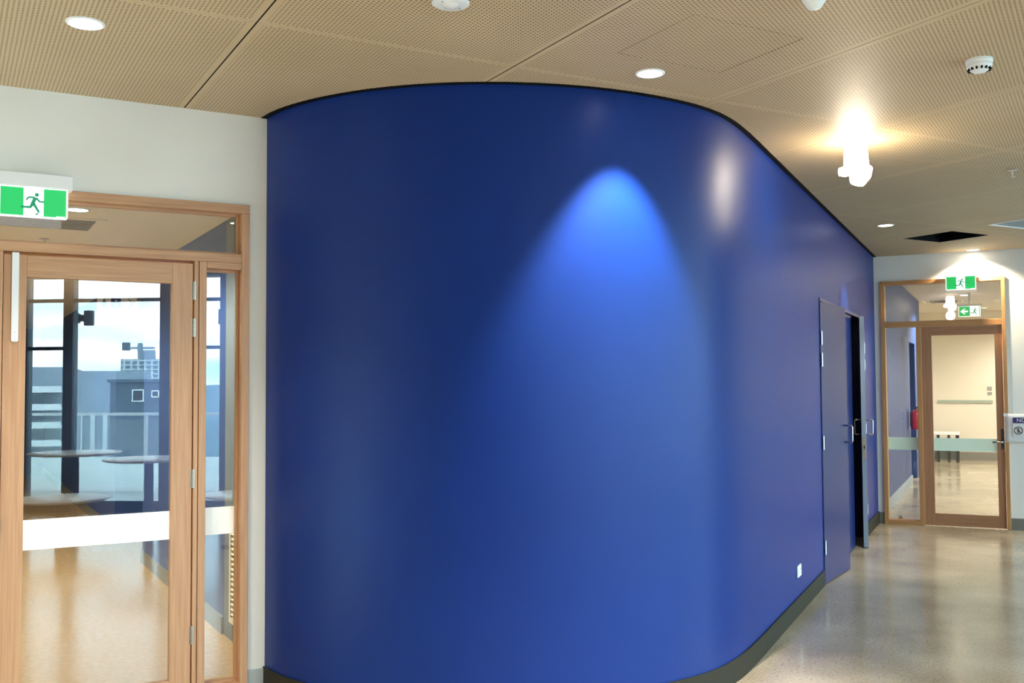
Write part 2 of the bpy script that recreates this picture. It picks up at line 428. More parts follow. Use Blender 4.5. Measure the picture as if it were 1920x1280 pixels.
# ------------------------------------------------------------------ white wall with the near timber door
OX0, OX1, OZ = -.19, 1.284, 2.355
mb = MB(); mb.box(-4.5, OX0, WA, WA+.14, 0, CEIL+.25); mb.box(OX1, 1.50, WA, WA+.14, 0, CEIL+.25); mb.box(OX0, OX1, WA, WA+.14, OZ, CEIL+.25)
mb.build('wall_left', white_wall, None, 'AB', kind=S)
mb = MB(); mb.box(OX1+.002, 1.368, WA-.010, WA, 0, .105); mb.box(-4.5, OX0-.002, WA-.010, WA, 0, .105)
mb.build('baseboard_left', skirt_grey, None, 'AB', kind=S)

y0, y1 = WA-.022, WA+.11       # frame depth
win1 = root('window_1', 'AB', 0, 0, 0, kind=S, label='oak frame with transom pane and narrow side pane around the near glazed door')
B(OX0, OX1, y0, y1, 2.313, OZ).build('head_rail', wood_h, win1, bevel=.003)
B(1.246, OX1, y0, y1, 0, 2.313).build('jamb', wood_v, win1, bevel=.003)
B(OX0, -.152, y0, y1, 0, 2.313).build('jamb', wood_v, win1, bevel=.003)
B(-.152, 1.246, y0, y1, 2.068, 2.112).build('transom_bar', wood_h, win1, bevel=.003)
B(1.046, 1.080, y0, y1, .03, 2.068).build('mullion', wood_v, win1, bevel=.003)
B(1.0235, 1.043, y0+.004, y1, .0, 2.068).build('door_jamb', wood_v, win1, bevel=.002)
B(.150, .2085, y0, y1, .0, 2.068).build('mullion', wood_v, win1, bevel=.003)
B(1.080, 1.246, y0, y1, 2.036, 2.068).build('side_pane_head', wood_h, win1, bevel=.003)
B(1.046, 1.246, y0, y1, .0, .055).build('side_pane_sill', wood_h, win1, bevel=.003)
B(-.152, .150, y0, y1, 2.036, 2.068).build('side_pane_head', wood_h, win1, bevel=.003)
B(-.152, .150, y0, y1, .0, .055).build('side_pane_sill', wood_h, win1, bevel=.003)
# glazing beads step back from the face
def bead(par, x0, x1, z0, z1, yb, t=.012, d=.02, mh=wood_h, mv=wood_v):
    B(x0, x1, yb, yb+d, z1-t, z1).build('glazing_bead', mh, par); B(x0, x1, yb, yb+d, z0, z0+t).build('glazing_bead', mh, par)
    B(x0, x0+t, yb, yb+d, z0+t, z1-t).build('glazing_bead', mv, par); B(x1-t, x1, yb, yb+d, z0+t, z1-t).build('glazing_bead', mv, par)
bead(win1, -.152, 1.246, 2.112, 2.313, WA+.035); bead(win1, 1.080, 1.246, .055, 2.036, WA+.035); bead(win1, -.152, .150, .055, 2.036, WA+.035)
B(-.146, 1.240, WA+.058, WA+.064, 2.118, 2.307).build('pane', glass_near, win1)
B(1.086, 1.240, WA+.058, WA+.064, .061, 2.030).build('pane', glass_near, win1)
B(-.146, .144, WA+.058, WA+.064, .061, 2.030).build('pane', glass_near, win1)
B(1.0925, 1.2335, WA+.0565, WA+.0575, .757, .888).build('frosted_band', frost, win1)
B(-.14, .138, WA+.0565, WA+.0575, .757, .888).build('frosted_band', frost, win1)

d1 = root('door_1', 'AB', 0, 0, 0, kind=S, label='near oak door leaf with one tall glass pane and a white frosted band')
ly0, ly1 = WA-.006, WA+.038
B(.2115, .303, ly0, ly1, .010, 2.056).build('stile', wood_v, d1, bevel=.002)
B(.924, 1.019, ly0, ly1, .010, 2.056).build('stile', wood_v, d1, bevel=.002)
B(.303, .924, ly0, ly1, 1.958, 2.056).build('top_rail', wood_h, d1, bevel=.002)
B(.303, .924, ly0, ly1, .010, .105).build('bottom_rail', wood_h, d1, bevel=.002)
B(.303, .924, WA+.013, WA+.019, .105, 1.958).build('pane', glass_near, d1)
B(.304, .923, WA+.0115, WA+.0125, .757, .889).build('frosted_band', frost, d1)
for z in (1.926, 1.750, 1.036, .306):
    mb = MB(); mb.cyl((1.0212, ly0-.004, 0), .006, z-.044, z+.044, 10); mb.box(1.012, 1.0205, ly0-.0015, ly0+.001, z-.044, z+.044); mb.box(1.0222, 1.030, ly0-.0165+.002, ly0-.011, z-.044, z+.044)
    h = mb.build('hinge', nickel, d1)
    for k in (-.026, .0, .026): MB().cyl((1.0212, ly0-.004, 0), .0066, z+k-.0006, z+k+.0006, 10).build('knuckle_joint', dark, h)
mb = MB(); mb.box(.2075, .2125, ly0-.016, ly0-.0005, .845, .900)
mb.build('latch_plate', dark, d1)
mb = MB(); mb.prism([(.244, 1.678), (.247, 1.672), (.269, 1.672), (.272, 1.678), (.272, 2.064), (.244, 2.064)], ly0-.012, ly0, ax='y')
st = mb.build('closer_strip', white_metal, d1, label='long white metal strip on the upper left stile')
for z in (1.680, 1.713): MB().cyl((.258, ly0-.012, z), .0035, -.0006, .0006, 10, axis='y').build('screw', steel, st)

# ------------------------------------------------------------------ passage behind the near door
B(1.46, 1.56, WA+.14, 6.12, 0, INC).build('wall_passage_near', grey_wall, None, 'AB', kind=S)
mb = MB(); mb.box(1.46, 1.56, 6.12, 8.98, 0, INC); mb.box(1.56, 2.9, 8.88, 8.98, 0, INC)
mb.build('wall_passage_right', blue_pale, None, 'AB', kind=S)
mb = MB(); mb.box(1.46, 1.56, 10.6, 19, 0, INC); mb.box(1.56, 2.9, 10.6, 10.7, 0, INC); mb.box(2.9, 3.0, 8.88, 10.7, 0, INC); mb.box(1.46, 1.56, 8.98, 10.6, 2.2, INC)
mb.build('wall_passage_beyond', blue_pale, None, 'AB', kind=S)
B(1.46, 2.95, 8.98, 10.6, 0, .003).build('floor_alcove', floor_tan, None, 'AB', kind=S)
B(-1.6, -1.5, WA+.14, 19, 0, INC).build('wall_passage_left', white_wall, None, 'AB', kind=S)
B(-1.6, 1.56, 19, 19.1, 0, INC).build('wall_passage_end', blue_pale, None, 'AB', kind=S)
mb = MB(); mb.box(1.445, 1.46, 6.13, 8.985, .003, .105); mb.box(1.445, 1.46, 10.6, 19, .003, .105)
mb.build('baseboard_passage', skirt_mid, None, 'AB', kind=S)
lv = root('wall_louvre', 'AB', 1.46, 5.78, .12, label='cream louvred vent low on the grey passage wall, seen through the narrow side pane', category='vent')
mb = MB(); mb.box(-.022, 0, -.14, -.11, 0, .56); mb.box(-.022, 0, .11, .14, 0, .56); mb.box(-.022, 0, -.11, .11, 0, .03); mb.box(-.022, 0, -.11, .11, .53, .56)
cream = mat('cream_vent_paint', (.78, .74, .60), .5)
mb.build('vent_frame', cream, lv)
B(-.003, -.0005, -.11, .11, .03, .53).build('vent_back', dark_grey, lv)
sl_me = None
for k in range(17):
    z = .045+k*.0285
    if sl_me is None:
        s_ = MB().add([(-.020, -.11, 0), (-.020, .11, 0), (-.004, .11, .013), (-.004, -.11, .013), (-.020, -.11, .004), (-.020, .11, .004), (-.004, .11, .017), (-.004, -.11, .017)],
                      [(0, 3, 2, 1), (4, 5, 6, 7), (0, 1, 5, 4), (2, 3, 7, 6), (0, 4, 7, 3), (1, 2, 6, 5)]).build('slat', cream, lv); sl_me = s_
    else:
        s_ = sl_me.copy(); COL.objects.link(s_)
    s_.location.z = z
# toilets sign, a blade sign standing off the passage wall
ts = root('toilet_sign', 'AB', 1.27, 9.2, 2.02, label='pale toilet direction sign hanging inside the passage behind the near door glass', category='sign')
B(-.16, .16, 0, .012, 0, .30).build('sign_plate', white_metal, ts, bevel=.002)
B(.16, .19, 0, .012, .10, .20).build('wall_bracket', steel, ts)
text('lettering', 'Female Toilets', .045, ink, ts, (0, -.002, .06), (PI/2, 0, 0))
B(-.05, .03, -.003, -.0005, .13, .21).build('symbol_tile', navy_ink, ts)
mb = MB(); mb.cyl((-.01, -.0045, .190), .009, -.001, .001, 14, axis='y'); mb.prism([(-.022, .172), (.002, .172), (.006, .150), (-.026, .150)], -.0055, -.0035, ax='y'); mb.box(-.018, -.002, -.0055, -.0035, .134, .152)
mb.build('symbol_figure', white_ink, ts)
mb = MB(); mb.prism([(.085, .205), (.095, .205), (.135, .170), (.095, .135), (.085, .135), (.122, .170)], -.003, -.0008, ax='y'); mb.build('arrow', ink, ts)
mb = MB(); mb.cyl((-.105, -.002, .195), .009, -.001, .001, 14, axis='y'); mb.prism([(-.118, .183), (-.092, .183), (-.086, .150), (-.124, .150)], -.003, -.0008, ax='y'); mb.box(-.112, -.098, -.003, -.0008, .128, .150)
mb.build('female_figure', ink, ts)
# passage ceiling fittings
ac = root('air_diffuser', 'AB', .52, 6.67, INC, label='grey rectangular air diffuser in the cream passage ceiling', category='air vent')
B(-.34, .31, -.25, .25, -.006, 0).build('diffuser_frame', plaster, ac)
B(-.28, .25, -.20, .20, -.010, -.006).build('diffuser_face', grey_panel, ac)
for k in range(6): B(-.27, .24, -.16+k*.06, -.15+k*.06, -.014, -.010).build('slat', grey_panel, ac)
def sprinkler(fr, x, y, z, label):
    r = root('fire_sprinkler', fr, x, y, z, label=label, category='sprinkler', group='ceiling sprinklers')
    MB().lathe([(1e-4, -.004), (.03, -.004), (.034, 0)], n=16).build('escutcheon', steel, r)
    MB().lathe([(.004, -.004), (.006, -.02), (.003, -.04), (.003, -.046)], n=10).build('frame_arm', steel, r)
    MB().lathe([(1e-4, -.048), (.016, -.048), (.018, -.046), (1e-4, -.0455)], n=12).build('deflector', steel, r)
    return r
sprinkler('AB', .557, 7.42, INC, 'small sprinkler head in the passage ceiling above the near door')
sprinkler('CD', .084, 7.03, CEIL, 'small sprinkler head in the perforated ceiling near the right edge')

# ------------------------------------------------------------------ downlights
def downlight(fr, x, y, z, r, label, lens=lamp_on, nm='downlight'):
    t = root(nm, fr, x, y, z, label=label, category='ceiling light', group='round ceiling downlights')
    MB().lathe([(r*.90, -.001), (r*.93, -.005), (r*1.02, -.006), (r*1.10, -.003), (r*1.10, .0)], n=40).build('trim_ring', white_metal, t)
    MB().lathe([(1e-4, -.003), (r*.92, -.003)], n=40).build('lens', lens, t)
    return t
downlight('AB', .4234, 3.933, CEIL, .062, 'round downlight at the upper left, above the white wall')
downlight('AB', 2.611, 3.437, CEIL, .057, 'round downlight over the middle of the curved blue wall')
downlight('CD', -.864, 9.03, CEIL, .062, 'round downlight in front of the blue doors')
downlight('CD', -.24, 11.14, CEIL, .060, 'round downlight hard against the far white wall')
downlight('CD', -.488, 16.9, CEIL, .075, 'round downlight in the far hall seen through the transom')
downlight('AB', .63, 6.12, INC, .06, 'round downlight in the passage behind the near exit sign')
spot_lamp('AB', .4234, 3.933, CEIL-.012, 34, 100, .6)
spot_lamp('AB', 2.611, 3.437, CEIL-.012, 165, 66, .6, col=(1, .96, .9), rad=.02, tilt=(0, .16))
spot_lamp('CD', -.864, 9.03, CEIL-.012, 40, 56, .45, rad=.015, tilt=(-.18, 0))
spot_lamp('CD', -.24, 11.12, CEIL-.012, 75, 130, .5, col=(1, .85, .6))
spot_lamp('CD', -.488, 16.9, CEIL-.012, 150, 150, .5, col=(1, .93, .82))
spot_lamp('AB', 2.05, 1.75, CEIL-.012, 220, 88, .85, col=(1, .97, .92), tilt=(.10, .10)); downlight('AB', 2.05, 1.75, CEIL, .06, 'added round downlight above the viewer, out of the frame')  # added lamp, out of view, brightens the lower blue wall
spot_lamp('AB', .63, 6.12, INC-.012, 75, 150, .5, col=(1, .93, .8))
for y in (8.6, 11.5, 15): spot_lamp('AB', .0, y, INC-.012, {8.6: 95, 11.5: 50, 15: 12}[y], 160, .5, col=(1, .93, .82)); downlight('AB', .0, y, INC, .06, 'added unseen downlight in the passage ceiling, '+{8.6: 'nearest row', 11.5: 'middle row', 15: 'deepest row'}[y])  # lamps added out of view to light the passage
for y in (13.2, 19.3): spot_lamp('CD', .9, y, CEIL-.012, 170, 160, .5, col=(1, .90, .76)); downlight('CD', .9, y, CEIL, .075, 'added unseen downlight over the right of the far hall, '+('just past the far door' if y < 15 else 'near the end wall'))  # lamps added out of view to brighten the far hall

for k, (x, y, nm_) in enumerate([(-1.6, 2.6, 'far left of the viewer'), (-1.6, .4, 'left of the viewer'), (.6, -.9, 'behind the viewer'), (2.8, -1.2, 'behind the viewer on the window side')]):  # unseen ceiling lamps added to warm and brighten the white wall
    spot_lamp('AB', x, y, CEIL-.012, 95, 150, .6, col=(1, .92, .78)); downlight('AB', x, y, CEIL, .06, 'added round downlight out of the frame, '+nm_)
# bright adjustable spotlights hanging below the ceiling
def spotlight(fr, x, y, z, s, label, power):
    t = root('spotlight', fr, x, y, z, label=label, category='spotlight')
    MB().lathe([(1e-4, -.012*s), (.05*s, -.012*s), (.055*s, 0)], n=24).build('canopy', white_metal, t)
    MB().lathe([(.030*s, -.012*s), (.050*s, -.020*s), (.056*s, -.11*s), (.050*s, -.14*s), (1e-4, -.15*s)], n=24).build('lamp_body', lamp_hot, t)
    h = MB().lathe([(1e-4, -.05), (.032, -.045), (.05, .0), (.046, .04), (1e-4, .055)], n=20).build('lamp_head', lamp_hot, t); h.location = (.018*s, -.02*s, -.158*s); h.rotation_euler = (.5, .4, 0); h.scale = (s, s, s)
    h2 = MB().lathe([(1e-4, -.03), (.018, -.026), (.024, .0), (.018, .026), (1e-4, .03)], n=14, axis='x').build('side_lamp', lamp_hot, t); h2.location = (-.05*s, 0, -.135*s); h2.scale = (s, s, s)
    l = bpy.data.lights.new('spotlight_glow', 'POINT'); l.energy = power; l.color = (1, .84, .6); l.shadow_soft_size = .07
    lo = bpy.data.objects.new('spotlight_glow', l); COL.objects.link(lo); lo.location = fw(fr, x, y, z-.26*s)
    return t
spotlight('CD', -.70, 5.80, CEIL, 1.2, 'glaring spotlight hanging from the perforated ceiling beside the blue wall', 2.0)

# ------------------------------------------------------------------ ceiling detectors
t = root('smoke_detector', 'CD', -.057, 4.554, CEIL, label='white domed smoke detector with slotted sides at the upper right', category='smoke detector')
MB().lathe([(.052, 0), (.053, -.012), (.050, -.018), (.047, -.020)], n=32).build('base_ring', white_plastic, t)
MB().lathe([(.049, -.018), (.050, -.028), (.046, -.036), (.034, -.046), (.026, -.052), (1e-4, -.054)], n=32).build('dome', white_plastic, t)
for k in range(14):
    a = 2*PI*k/14
    sb = B(.0375, .0455, -.0035, .0035, -.0465, -.0365).build('slot', black, t); sb.rotation_euler.z = a
t = root('occupancy_sensor', 'AB', 1.512, 3.122, CEIL, label='flat white round sensor plate at the top edge, left of centre', category='sensor')
MB().lathe([(.066, 0), (.066, -.004), (.062, -.007), (.030, -.009), (1e-4, -.009)], n=40).build('plate', white_plastic, t)
MB().lathe([(.028, -.009), (.024, -.016), (.012, -.021), (1e-4, -.022)], n=28).build('lens_dome', mat('milky_lens', (.72, .70, .68), .2), t)
for a in (.3, 3.5): MB().cyl((.042*math.cos(a), .042*math.sin(a), -.0085), .003, -.001, .001, 8).build('screw', dark_grey, t)
t = root('motion_sensor', 'CD', -.555, 3.55, CEIL, label='small white domed motion sensor cut by the top edge, right of centre', category='sensor')
MB().lathe([(.040, 0), (.041, -.010), (.034, -.020), (.030, -.026)], n=28).build('housing', white_plastic, t)
MB().lathe([(.030, -.026), (.024, -.036), (.012, -.042), (1e-4, -.043)], n=24).build('lens_dome', white_plastic, t)

# grey return-air grille
gr = root('return_air_grille', 'AB', 8.21, 5.19, CEIL, label='grey grille with a white edge in the ceiling at the right edge', category='air vent')
mb = MB(); mb.box(-.54, .54, .235, .26, -.004, .01); mb.box(-.54, .54, -.26, -.235, -.004, .01); mb.box(-.54, -.515, -.235, .235, -.004, .01); mb.box(.515, .54, -.235, .235, -.004, .01)
mb.build('grille_frame', white_metal, gr); B(-.515, .515, -.235, .235, .003, .008).build('grille_face', grey_panel, gr)
for k in range(11): B(-.515, .515, -.215+k*.043, -.210+k*.043, -.001, .003).build('slat', grey_panel, gr)

# ------------------------------------------------------------------ exit signs
def exit_sign(fr, x, y, z, label, W=.275, H=.132, boxh=.062, arrow=False, wallside=1, boxl=0.0):
    # origin: top centre of the plate, plate faces -y
    t = root('exit_sign', fr, x, y, z, label=label, category='exit sign', group='green backlit exit signs')
    h = MB(); h.box(-W/2-.008-boxl, W/2+.02, -.02, .075 if wallside else .03, .0, boxh); h.build('housing', white_metal, t, bevel=.004)
    if wallside: B(-.07, .07, .06, .08, boxh*.2, boxh+.02).build('wall_plate', white_plastic, t)
    else: MB().cyl((0, 0, 0), .02, boxh, CEIL-z, 12).build('ceiling_stem', white_metal, t)
    mb = MB(); r = .01; c = []
    for cx, cz, a0 in ((W/2-r, -r, 0), (-W/2+r, -r, 90), (-W/2+r, -H+r, 180), (W/2-r, -H+r, 270)):
        for k in range(5):
            a = math.radians(a0+k*22.5); c.append((cx+r*math.cos(a), cz+r*math.sin(a)))
    mb.prism(c, -.004, .008, ax='y'); mb.build('plate', sign_white, t)
    g = MB(); e = .007; yA, yB = -.0055, -.004
    u = W/136.0; v = H/65.0          # pictogram units
    wl, wr = (-.145, .145) if not arrow else (.02, .44)
    if not arrow:
        pass
    B(-W/2+e, wl*W, yA, yB, -H+e, -e*.5).build('green_field', sign_green, t); B(wr*W, W/2-e, yA, yB, -H+e, -e*.5).build('green_field', sign_green, t)
    cx = (wl+wr)/2*W; man = MB(); k = H/205.0
    def P2(p): return (cx+(p[0]-194)*k*1.05, -(p[1]-156)*k)
    def seg(a, b, w1, w2):
        a, b = Vector(P2(a)), Vector(P2(b)); n_ = (b-a).normalized(); n_ = Vector((-n_.y, n_.x))
        man.prism([tuple(a+n_*w1*k*1.3), tuple(b+n_*w2*k*1.35), tuple(b-n_*w2*k*1.35), tuple(a-n_*w1*k*1.3)], -.0075, -.0045, ax='y')
    hp = P2((212, 205)); man.cyl((hp[0], -.006, hp[1]), 13*k, -.0015, .0015, 16, axis='y')
    seg((204, 224), (188, 264), 9, 8); seg((200, 224), (166, 224), 5, 4); seg((166, 222), (150, 244), 4, 4)
    seg((208, 226), (228, 250), 5, 4); seg((226, 250), (256, 251), 4, 4)
    seg((190, 260), (206, 288), 8, 6); seg((205, 286), (226, 324), 6, 5); seg((188, 262), (176, 292), 8, 6); seg((178, 292), (118, 292), 6, 5)
    seg((205, 340), (224, 330), 4, 3)
    man.build('running_figure', sign_man, t)
    if arrow:
        a = MB(); cx2 = -.24*W
        a.prism([(cx2-.055, -H*.5), (cx2+.0, -H*.5+.042), (cx2+.02, -H*.5+.042), (cx2-.012, -H*.5+.013), (cx2+.05, -H*.5+.013), (cx2+.05, -H*.5-.013), (cx2-.012, -H*.5-.013), (cx2+.02, -H*.5-.042), (cx2, -H*.5-.042)], -.0075, -.0045, ax='y')
        a.build('arrow', sign_white, t)
    else:
        B(W*.33, W*.46, -.0065, -.0045, -H+.0085, -H+.0115).build('small_print', sign_white, t)
    return t
exit_sign('AB', .3215, 4.85, 2.344, 'near green exit sign on the white wall above the oak door')
exit_sign('CD', -.362, 11.15, 2.54, 'green exit sign above the far oak door frame', W=.28, H=.138, boxh=.05)
exit_sign('CD', -.425, 16.5, 2.60, 'green exit sign with a white left arrow in the far hall', W=.30, H=.155, boxh=.03, arrow=True, wallside=0)

# ------------------------------------------------------------------ blue doors in the straight run
# recess behind the doorway
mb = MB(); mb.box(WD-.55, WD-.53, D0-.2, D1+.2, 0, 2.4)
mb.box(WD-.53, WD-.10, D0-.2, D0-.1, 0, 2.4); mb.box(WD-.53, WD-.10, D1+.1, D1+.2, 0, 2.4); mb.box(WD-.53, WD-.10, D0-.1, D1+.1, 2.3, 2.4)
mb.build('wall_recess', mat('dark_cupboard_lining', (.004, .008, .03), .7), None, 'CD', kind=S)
mb = MB(); mb.box(WD-.1, WD+.006, D0, D0+.012, 0, 2.10); mb.box(WD-.1, WD+.006, D1-.035, D1, 0, 2.10); mb.box(WD-.1, WD+.006, D0+.012, D1-.035, 2.075, 2.10)
mb.build('trim_2', blue_door, None, 'CD', kind=S)
edge_m = mat('pale_blue_edge_metal', (.30, .38, .50), .3, .3)
def d_pull(par, x, y, z, sgn, lab=None):
    # a D handle standing off a leaf face; bar vertical
    pth = [(x, y, z+.065)]+[(x+sgn*(.045+.012*math.sin(a)), y, z+.053+.012*math.cos(a)) for a in (0, .5, 1.0, 1.57)]
    pth += [(x+sgn*(.045+.012*math.cos(a)), y, z-.053-.012*math.sin(a)) for a in (0, .5, 1.0, 1.57)]+[(x, y, z-.065)]
    return MB().tube(pth, .0065, 10).build('handle', steel, par, label='steel D pull handle')
def leaf(name, c, d, ang, width, side, label, back_handle=False):
    # hinge line at local origin; leaf extends along +y (side=1) or -y
    t = root(name, 'CD', d, c, 0, extra=ang, kind=S, label=label)
    ys = (0, width) if side > 0 else (-width, 0)
    B(-.040, 0, *ys, .008, 2.068).build('leaf', blue_door, t, bevel=.002)
    for z in (1.80, 1.64, 1.03, .27):
        hm = MB(); hm.cyl((.006, -.004*side, 0), .007, z-.05, z+.05, 10); hm.box(0, .0015, *((0.004, .034) if side > 0 else (-.034, -.004)), z-.05, z+.05); hm.build('hinge', steel, t)
    hy = side*(width-.085)
    d_pull(t, 0, hy, 1.07, 1)
    if back_handle:
        d_pull(t, -.040, hy, 1.07, -1)
        ey = side*width
        B(-.040, -.0005, *sorted((ey, ey+side*.003)), .010, 2.066).build('edge_strip', edge_m, t, label='bright metal edge strip')
        lk = B(-.034, -.006, *sorted((ey+side*.003, ey+side*.006)), .80, .98).build('lock_plate', steel, t)
        B(-.026, -.014, *sorted((ey+side*.006, ey+side*.012)), .88, .91).build('latch_bolt', dark, lk)
    return t
leaf('door_2', D0+.012, WD+.008, -math.radians(6.5), .715, 1, 'blue door leaf nearest the viewer, slightly ajar')
leaf('door_3', D1-.03, WD+.012, math.radians(7.5), .66, -1, 'second blue door leaf with bright edge, hinged at its far side', back_handle=True)
t = root('door_4', 'CD', WD-.012, 8.40, 0, kind=S, label='closed blue door leaf between the two ajar leaves')
B(-.04, 0, 0, 1.10, .010, 2.072).build('leaf', blue_door, t, bevel=.002)

# power outlet on the blue wall
t = root('power_outlet', 'CD', WD+.0005, 6.655, .273, label='white power outlet low on the blue wall before the doors', category='outlet')
B(0, .010, -.058, .058, -.037, .037).build('cover_plate', white_plastic, t, bevel=.003)
B(.010, .013, -.050, -.020, -.012, .012).build('switch', white_plastic, t)
mb = MB(); mb.box(.0095, .0108, .012, .016, .002, .014); mb.box(.0095, .0108, .028, .032, .002, .014); mb.box(.0095, .0108, .020, .024, -.016, -.004); mb.build('socket_slots', dark_grey, t)

# ------------------------------------------------------------------ far wall with its timber door
FX0, FX1, FZ = -1.147, .040, 2.532
mb = MB(); mb.box(WD-.1, FX0, WC, WC+.12, 0, 3.05); mb.box(FX1, FD+.1, WC, WC+.12, 0, 3.05); mb.box(FX0, FX1, WC, WC+.12, FZ, 3.05)
mb.build('wall_far', white_wall, None, 'CD', kind=S)
mb = MB(); mb.box(WD+.012, FX0-.002, WC-.010, WC, 0, .115); mb.box(FX1+.002, FD-.1, WC-.010, WC, 0, .115)
mb.build('baseboard_far', skirt_mid, None, 'CD', kind=S)
y0, y1 = WC-.02, WC+.10
win2 = root('window_2', 'CD', 0, 0, 0, kind=S, label='amber oak frame with transom and side pane around the far glazed door')
B(FX0, FX1, y0, y1, FZ-.042, FZ).build('head_rail', oakf_h, win2, bevel=.003)
B(FX0, FX0+.044, y0, y1, 0, FZ-.042).build('jamb', oakf_v, win2, bevel=.003)
B(FX1-.036, FX1, y0, y1, 0, FZ-.042).build('jamb', oakf_v, win2, bevel=.003)
B(FX0+.044, FX1-.036, y0, y1, 2.045, 2.105).build('transom_bar', oakf_h, win2, bevel=.003)
B(-.802, -.755, y0, y1, 0, 2.045).build('mullion', oakf_v, win2, bevel=.003)
B(FX0+.044, -.802, y0, y1, 0.0, .045).build('side_pane_sill', oakf_h, win2, bevel=.003)
B(FX0+.044, FX1-.036, WC+.05, WC+.056, 2.105, FZ-.042).build('pane', glass_clear, win2)
B(FX0+.044, -.802, WC+.05, WC+.056, .045, 2.045).build('pane', glass_clear, win2)
B(FX0+.048, -.806, WC+.048, WC+.049, .768, .898).build('frosted_band', frost_soft, win2)
d5 = root('door_5', 'CD', 0, 0, 0, kind=S, label='far oak door leaf with a tall glass pane and pale green frosted band')
B(-.752, -.656, WC-.004, WC+.038, .008, 2.040).build('stile', leaff_v, d5, bevel=.002)
B(-.068, .0035-.002, WC-.004, WC+.038, .008, 2.040).build('stile', leaff_v, d5, bevel=.002)
B(-.656, -.068, WC-.004, WC+.038, 1.952, 2.040).build('top_rail', leaff_h, d5, bevel=.002)
B(-.656, -.068, WC-.004, WC+.038, .008, .128).build('bottom_rail', leaff_h, d5, bevel=.002)
B(-.656, -.068, WC+.014, WC+.020, .128, 1.952).build('pane', glass_clear, d5)
B(-.655, -.069, WC+.012, WC+.013, .768, .898).build('frosted_band', frost_soft, d5)
B(-.030, -.004, WC-.010, WC-.004, .80, 1.0).build('lock_plate', dark, d5)
MB().tube([(-.016, WC-.008, .87), (-.016, WC-.05, .87), (-.03, WC-.058, .87), (-.11, WC-.058, .87)], .008, 10).build('lever_handle', steel, d5, label='steel lever handle')
ds = root('door_stop', 'CD', -1.00, WC+.16, 0, label='small round steel door stop on the floor behind the side pane', category='door stop')
MB().lathe([(.02, 0), (.022, .03), (.026, .045), (.024, .062), (.012, .07), (1e-4, .071)], n=20).build('post', steel, ds)

# notice sheet beside the far door
t = root('notice_sheet', 'CD', .008, WC-.024, .865, label='crumpled laminated notice sheet taped beside the far door', category='notice')
mb = MB(); nx, nz = 12, 8; Wd, Hh = .50, .285; vs = []; fs = []
for j in range(nz+1):
    for i in range(nx+1):
        x, z = Wd*i/nx, Hh*j/nz
        vs.append((x, -.004*math.sin(x*23+z*9)*math.cos(z*21)-.004, z))
for j in range(nz):
    for i in range(nx): a = j*(nx+1)+i; fs.append((a, a+1, a+nx+2, a+nx+1))
sh = mb.add(vs, fs, True).build('sheet', paper, t); md = sh.modifiers.new('thick', 'SOLIDIFY'); md.thickness = .001
B(.070, .44, -.0125, -.0105, .195, .250).build('header_band', navy_ink, t)
text('header_lettering', 'NOTICE', .052, white_ink, t, (.198, -.0135, .2225), (PI/2, 0, 0))
B(.070, .44, -.0125, -.0108, .060, .188).build('lower_card', white_plastic, t)
mb = MB(); ring = [(.118+.037*math.cos(a), .122+.037*math.sin(a)) for a in [2*PI*k/28 for k in range(29)]]
mb.tube([(p[0], -.0135, p[1]) for p in ring], .0035, 6); mb.tube([(.118-.025, -.0135, .122+.026), (.118+.025, -.0135, .122-.026)], .003, 6)
mb.build('prohibition_ring', ink, t)
mb = MB(); mb.cyl((.118, -.0135, .143), .006, -.001, .001, 12, axis='y'); mb.prism([(.110, .134), (.126, .134), (.124, .118), (.130, .100), (.124, .098), (.118, .112), (.110, .097), (.104, .099), (.112, .118)], -.0145, -.0125, ax='y')
mb.build('walking_figure', ink, t)
B(-.012, .03, -.006, -.003, .262, .292).build('tape', white_plastic, t)

# ------------------------------------------------------------------ far hall
B(-1.32, -1.22, WC+.12, 15.75, 0, CEIL).build('wall_hall_near', blue_pale, None, 'CD', kind=S)
mb = MB(); mb.box(-1.32, -1.22, 16.75, 17.9, 0, CEIL); mb.box(-1.32, -1.22, 15.75, 16.75, 2.06, CEIL)
mb.build('wall_hall_left', blue_pale, None, 'CD', kind=S)
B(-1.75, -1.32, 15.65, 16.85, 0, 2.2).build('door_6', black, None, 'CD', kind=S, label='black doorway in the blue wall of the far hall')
mb = MB(); mb.box(-2.4, -1.32, 17.8, 17.9, 0, CEIL); mb.box(-2.5, -2.4, 17.8, 21, 0, CEIL); mb.build('wall_hall_return', white_wall, None, 'CD', kind=S)
cream_wall = mat('cream_hall_paint', (.80, .74, .64), .7)
B(-2.5, 2.3, 20.9, 21, 0, CEIL).build('wall_hall_end', cream_wall, None, 'CD', kind=S)
B(2.1, 2.2, WC+.12, 21, 0, CEIL).build('wall_hall_right', cream_wall, None, 'CD', kind=S)
MB().prism([(-2.4, 17.9), (-1.28, 17.9), (-1.28, 20.9), (-2.4, 20.9)], CEIL, CEIL+.02).build('ceiling_hall_return', plaster2, None, 'CD', kind=S)
mb = MB(); mb.box(-1.22, -1.205, WC+.13, 15.75, 0, .13); mb.build('baseboard_hall', mat('pale_blue_skirting', (.35, .45, .55), .5), None, 'CD', kind=S)
B(-2.4, 2.1, 20.885, 20.9, 0, .16).build('baseboard_hall_end', skirt_mid, None, 'CD', kind=S)
B(-1.13, -.18, 20.875, 20.899, 1.075, 1.13).build('wall_rail', mat('sage_rail', (.35, .42, .36), .5), None, 'CD', label='sage green rail strip across the end wall of the far hall', category='rail')
t = root('wall_switch', 'CD', -.225, 20.897, 1.30, label='pair of small grey switches on the far hall end wall', category='switch')
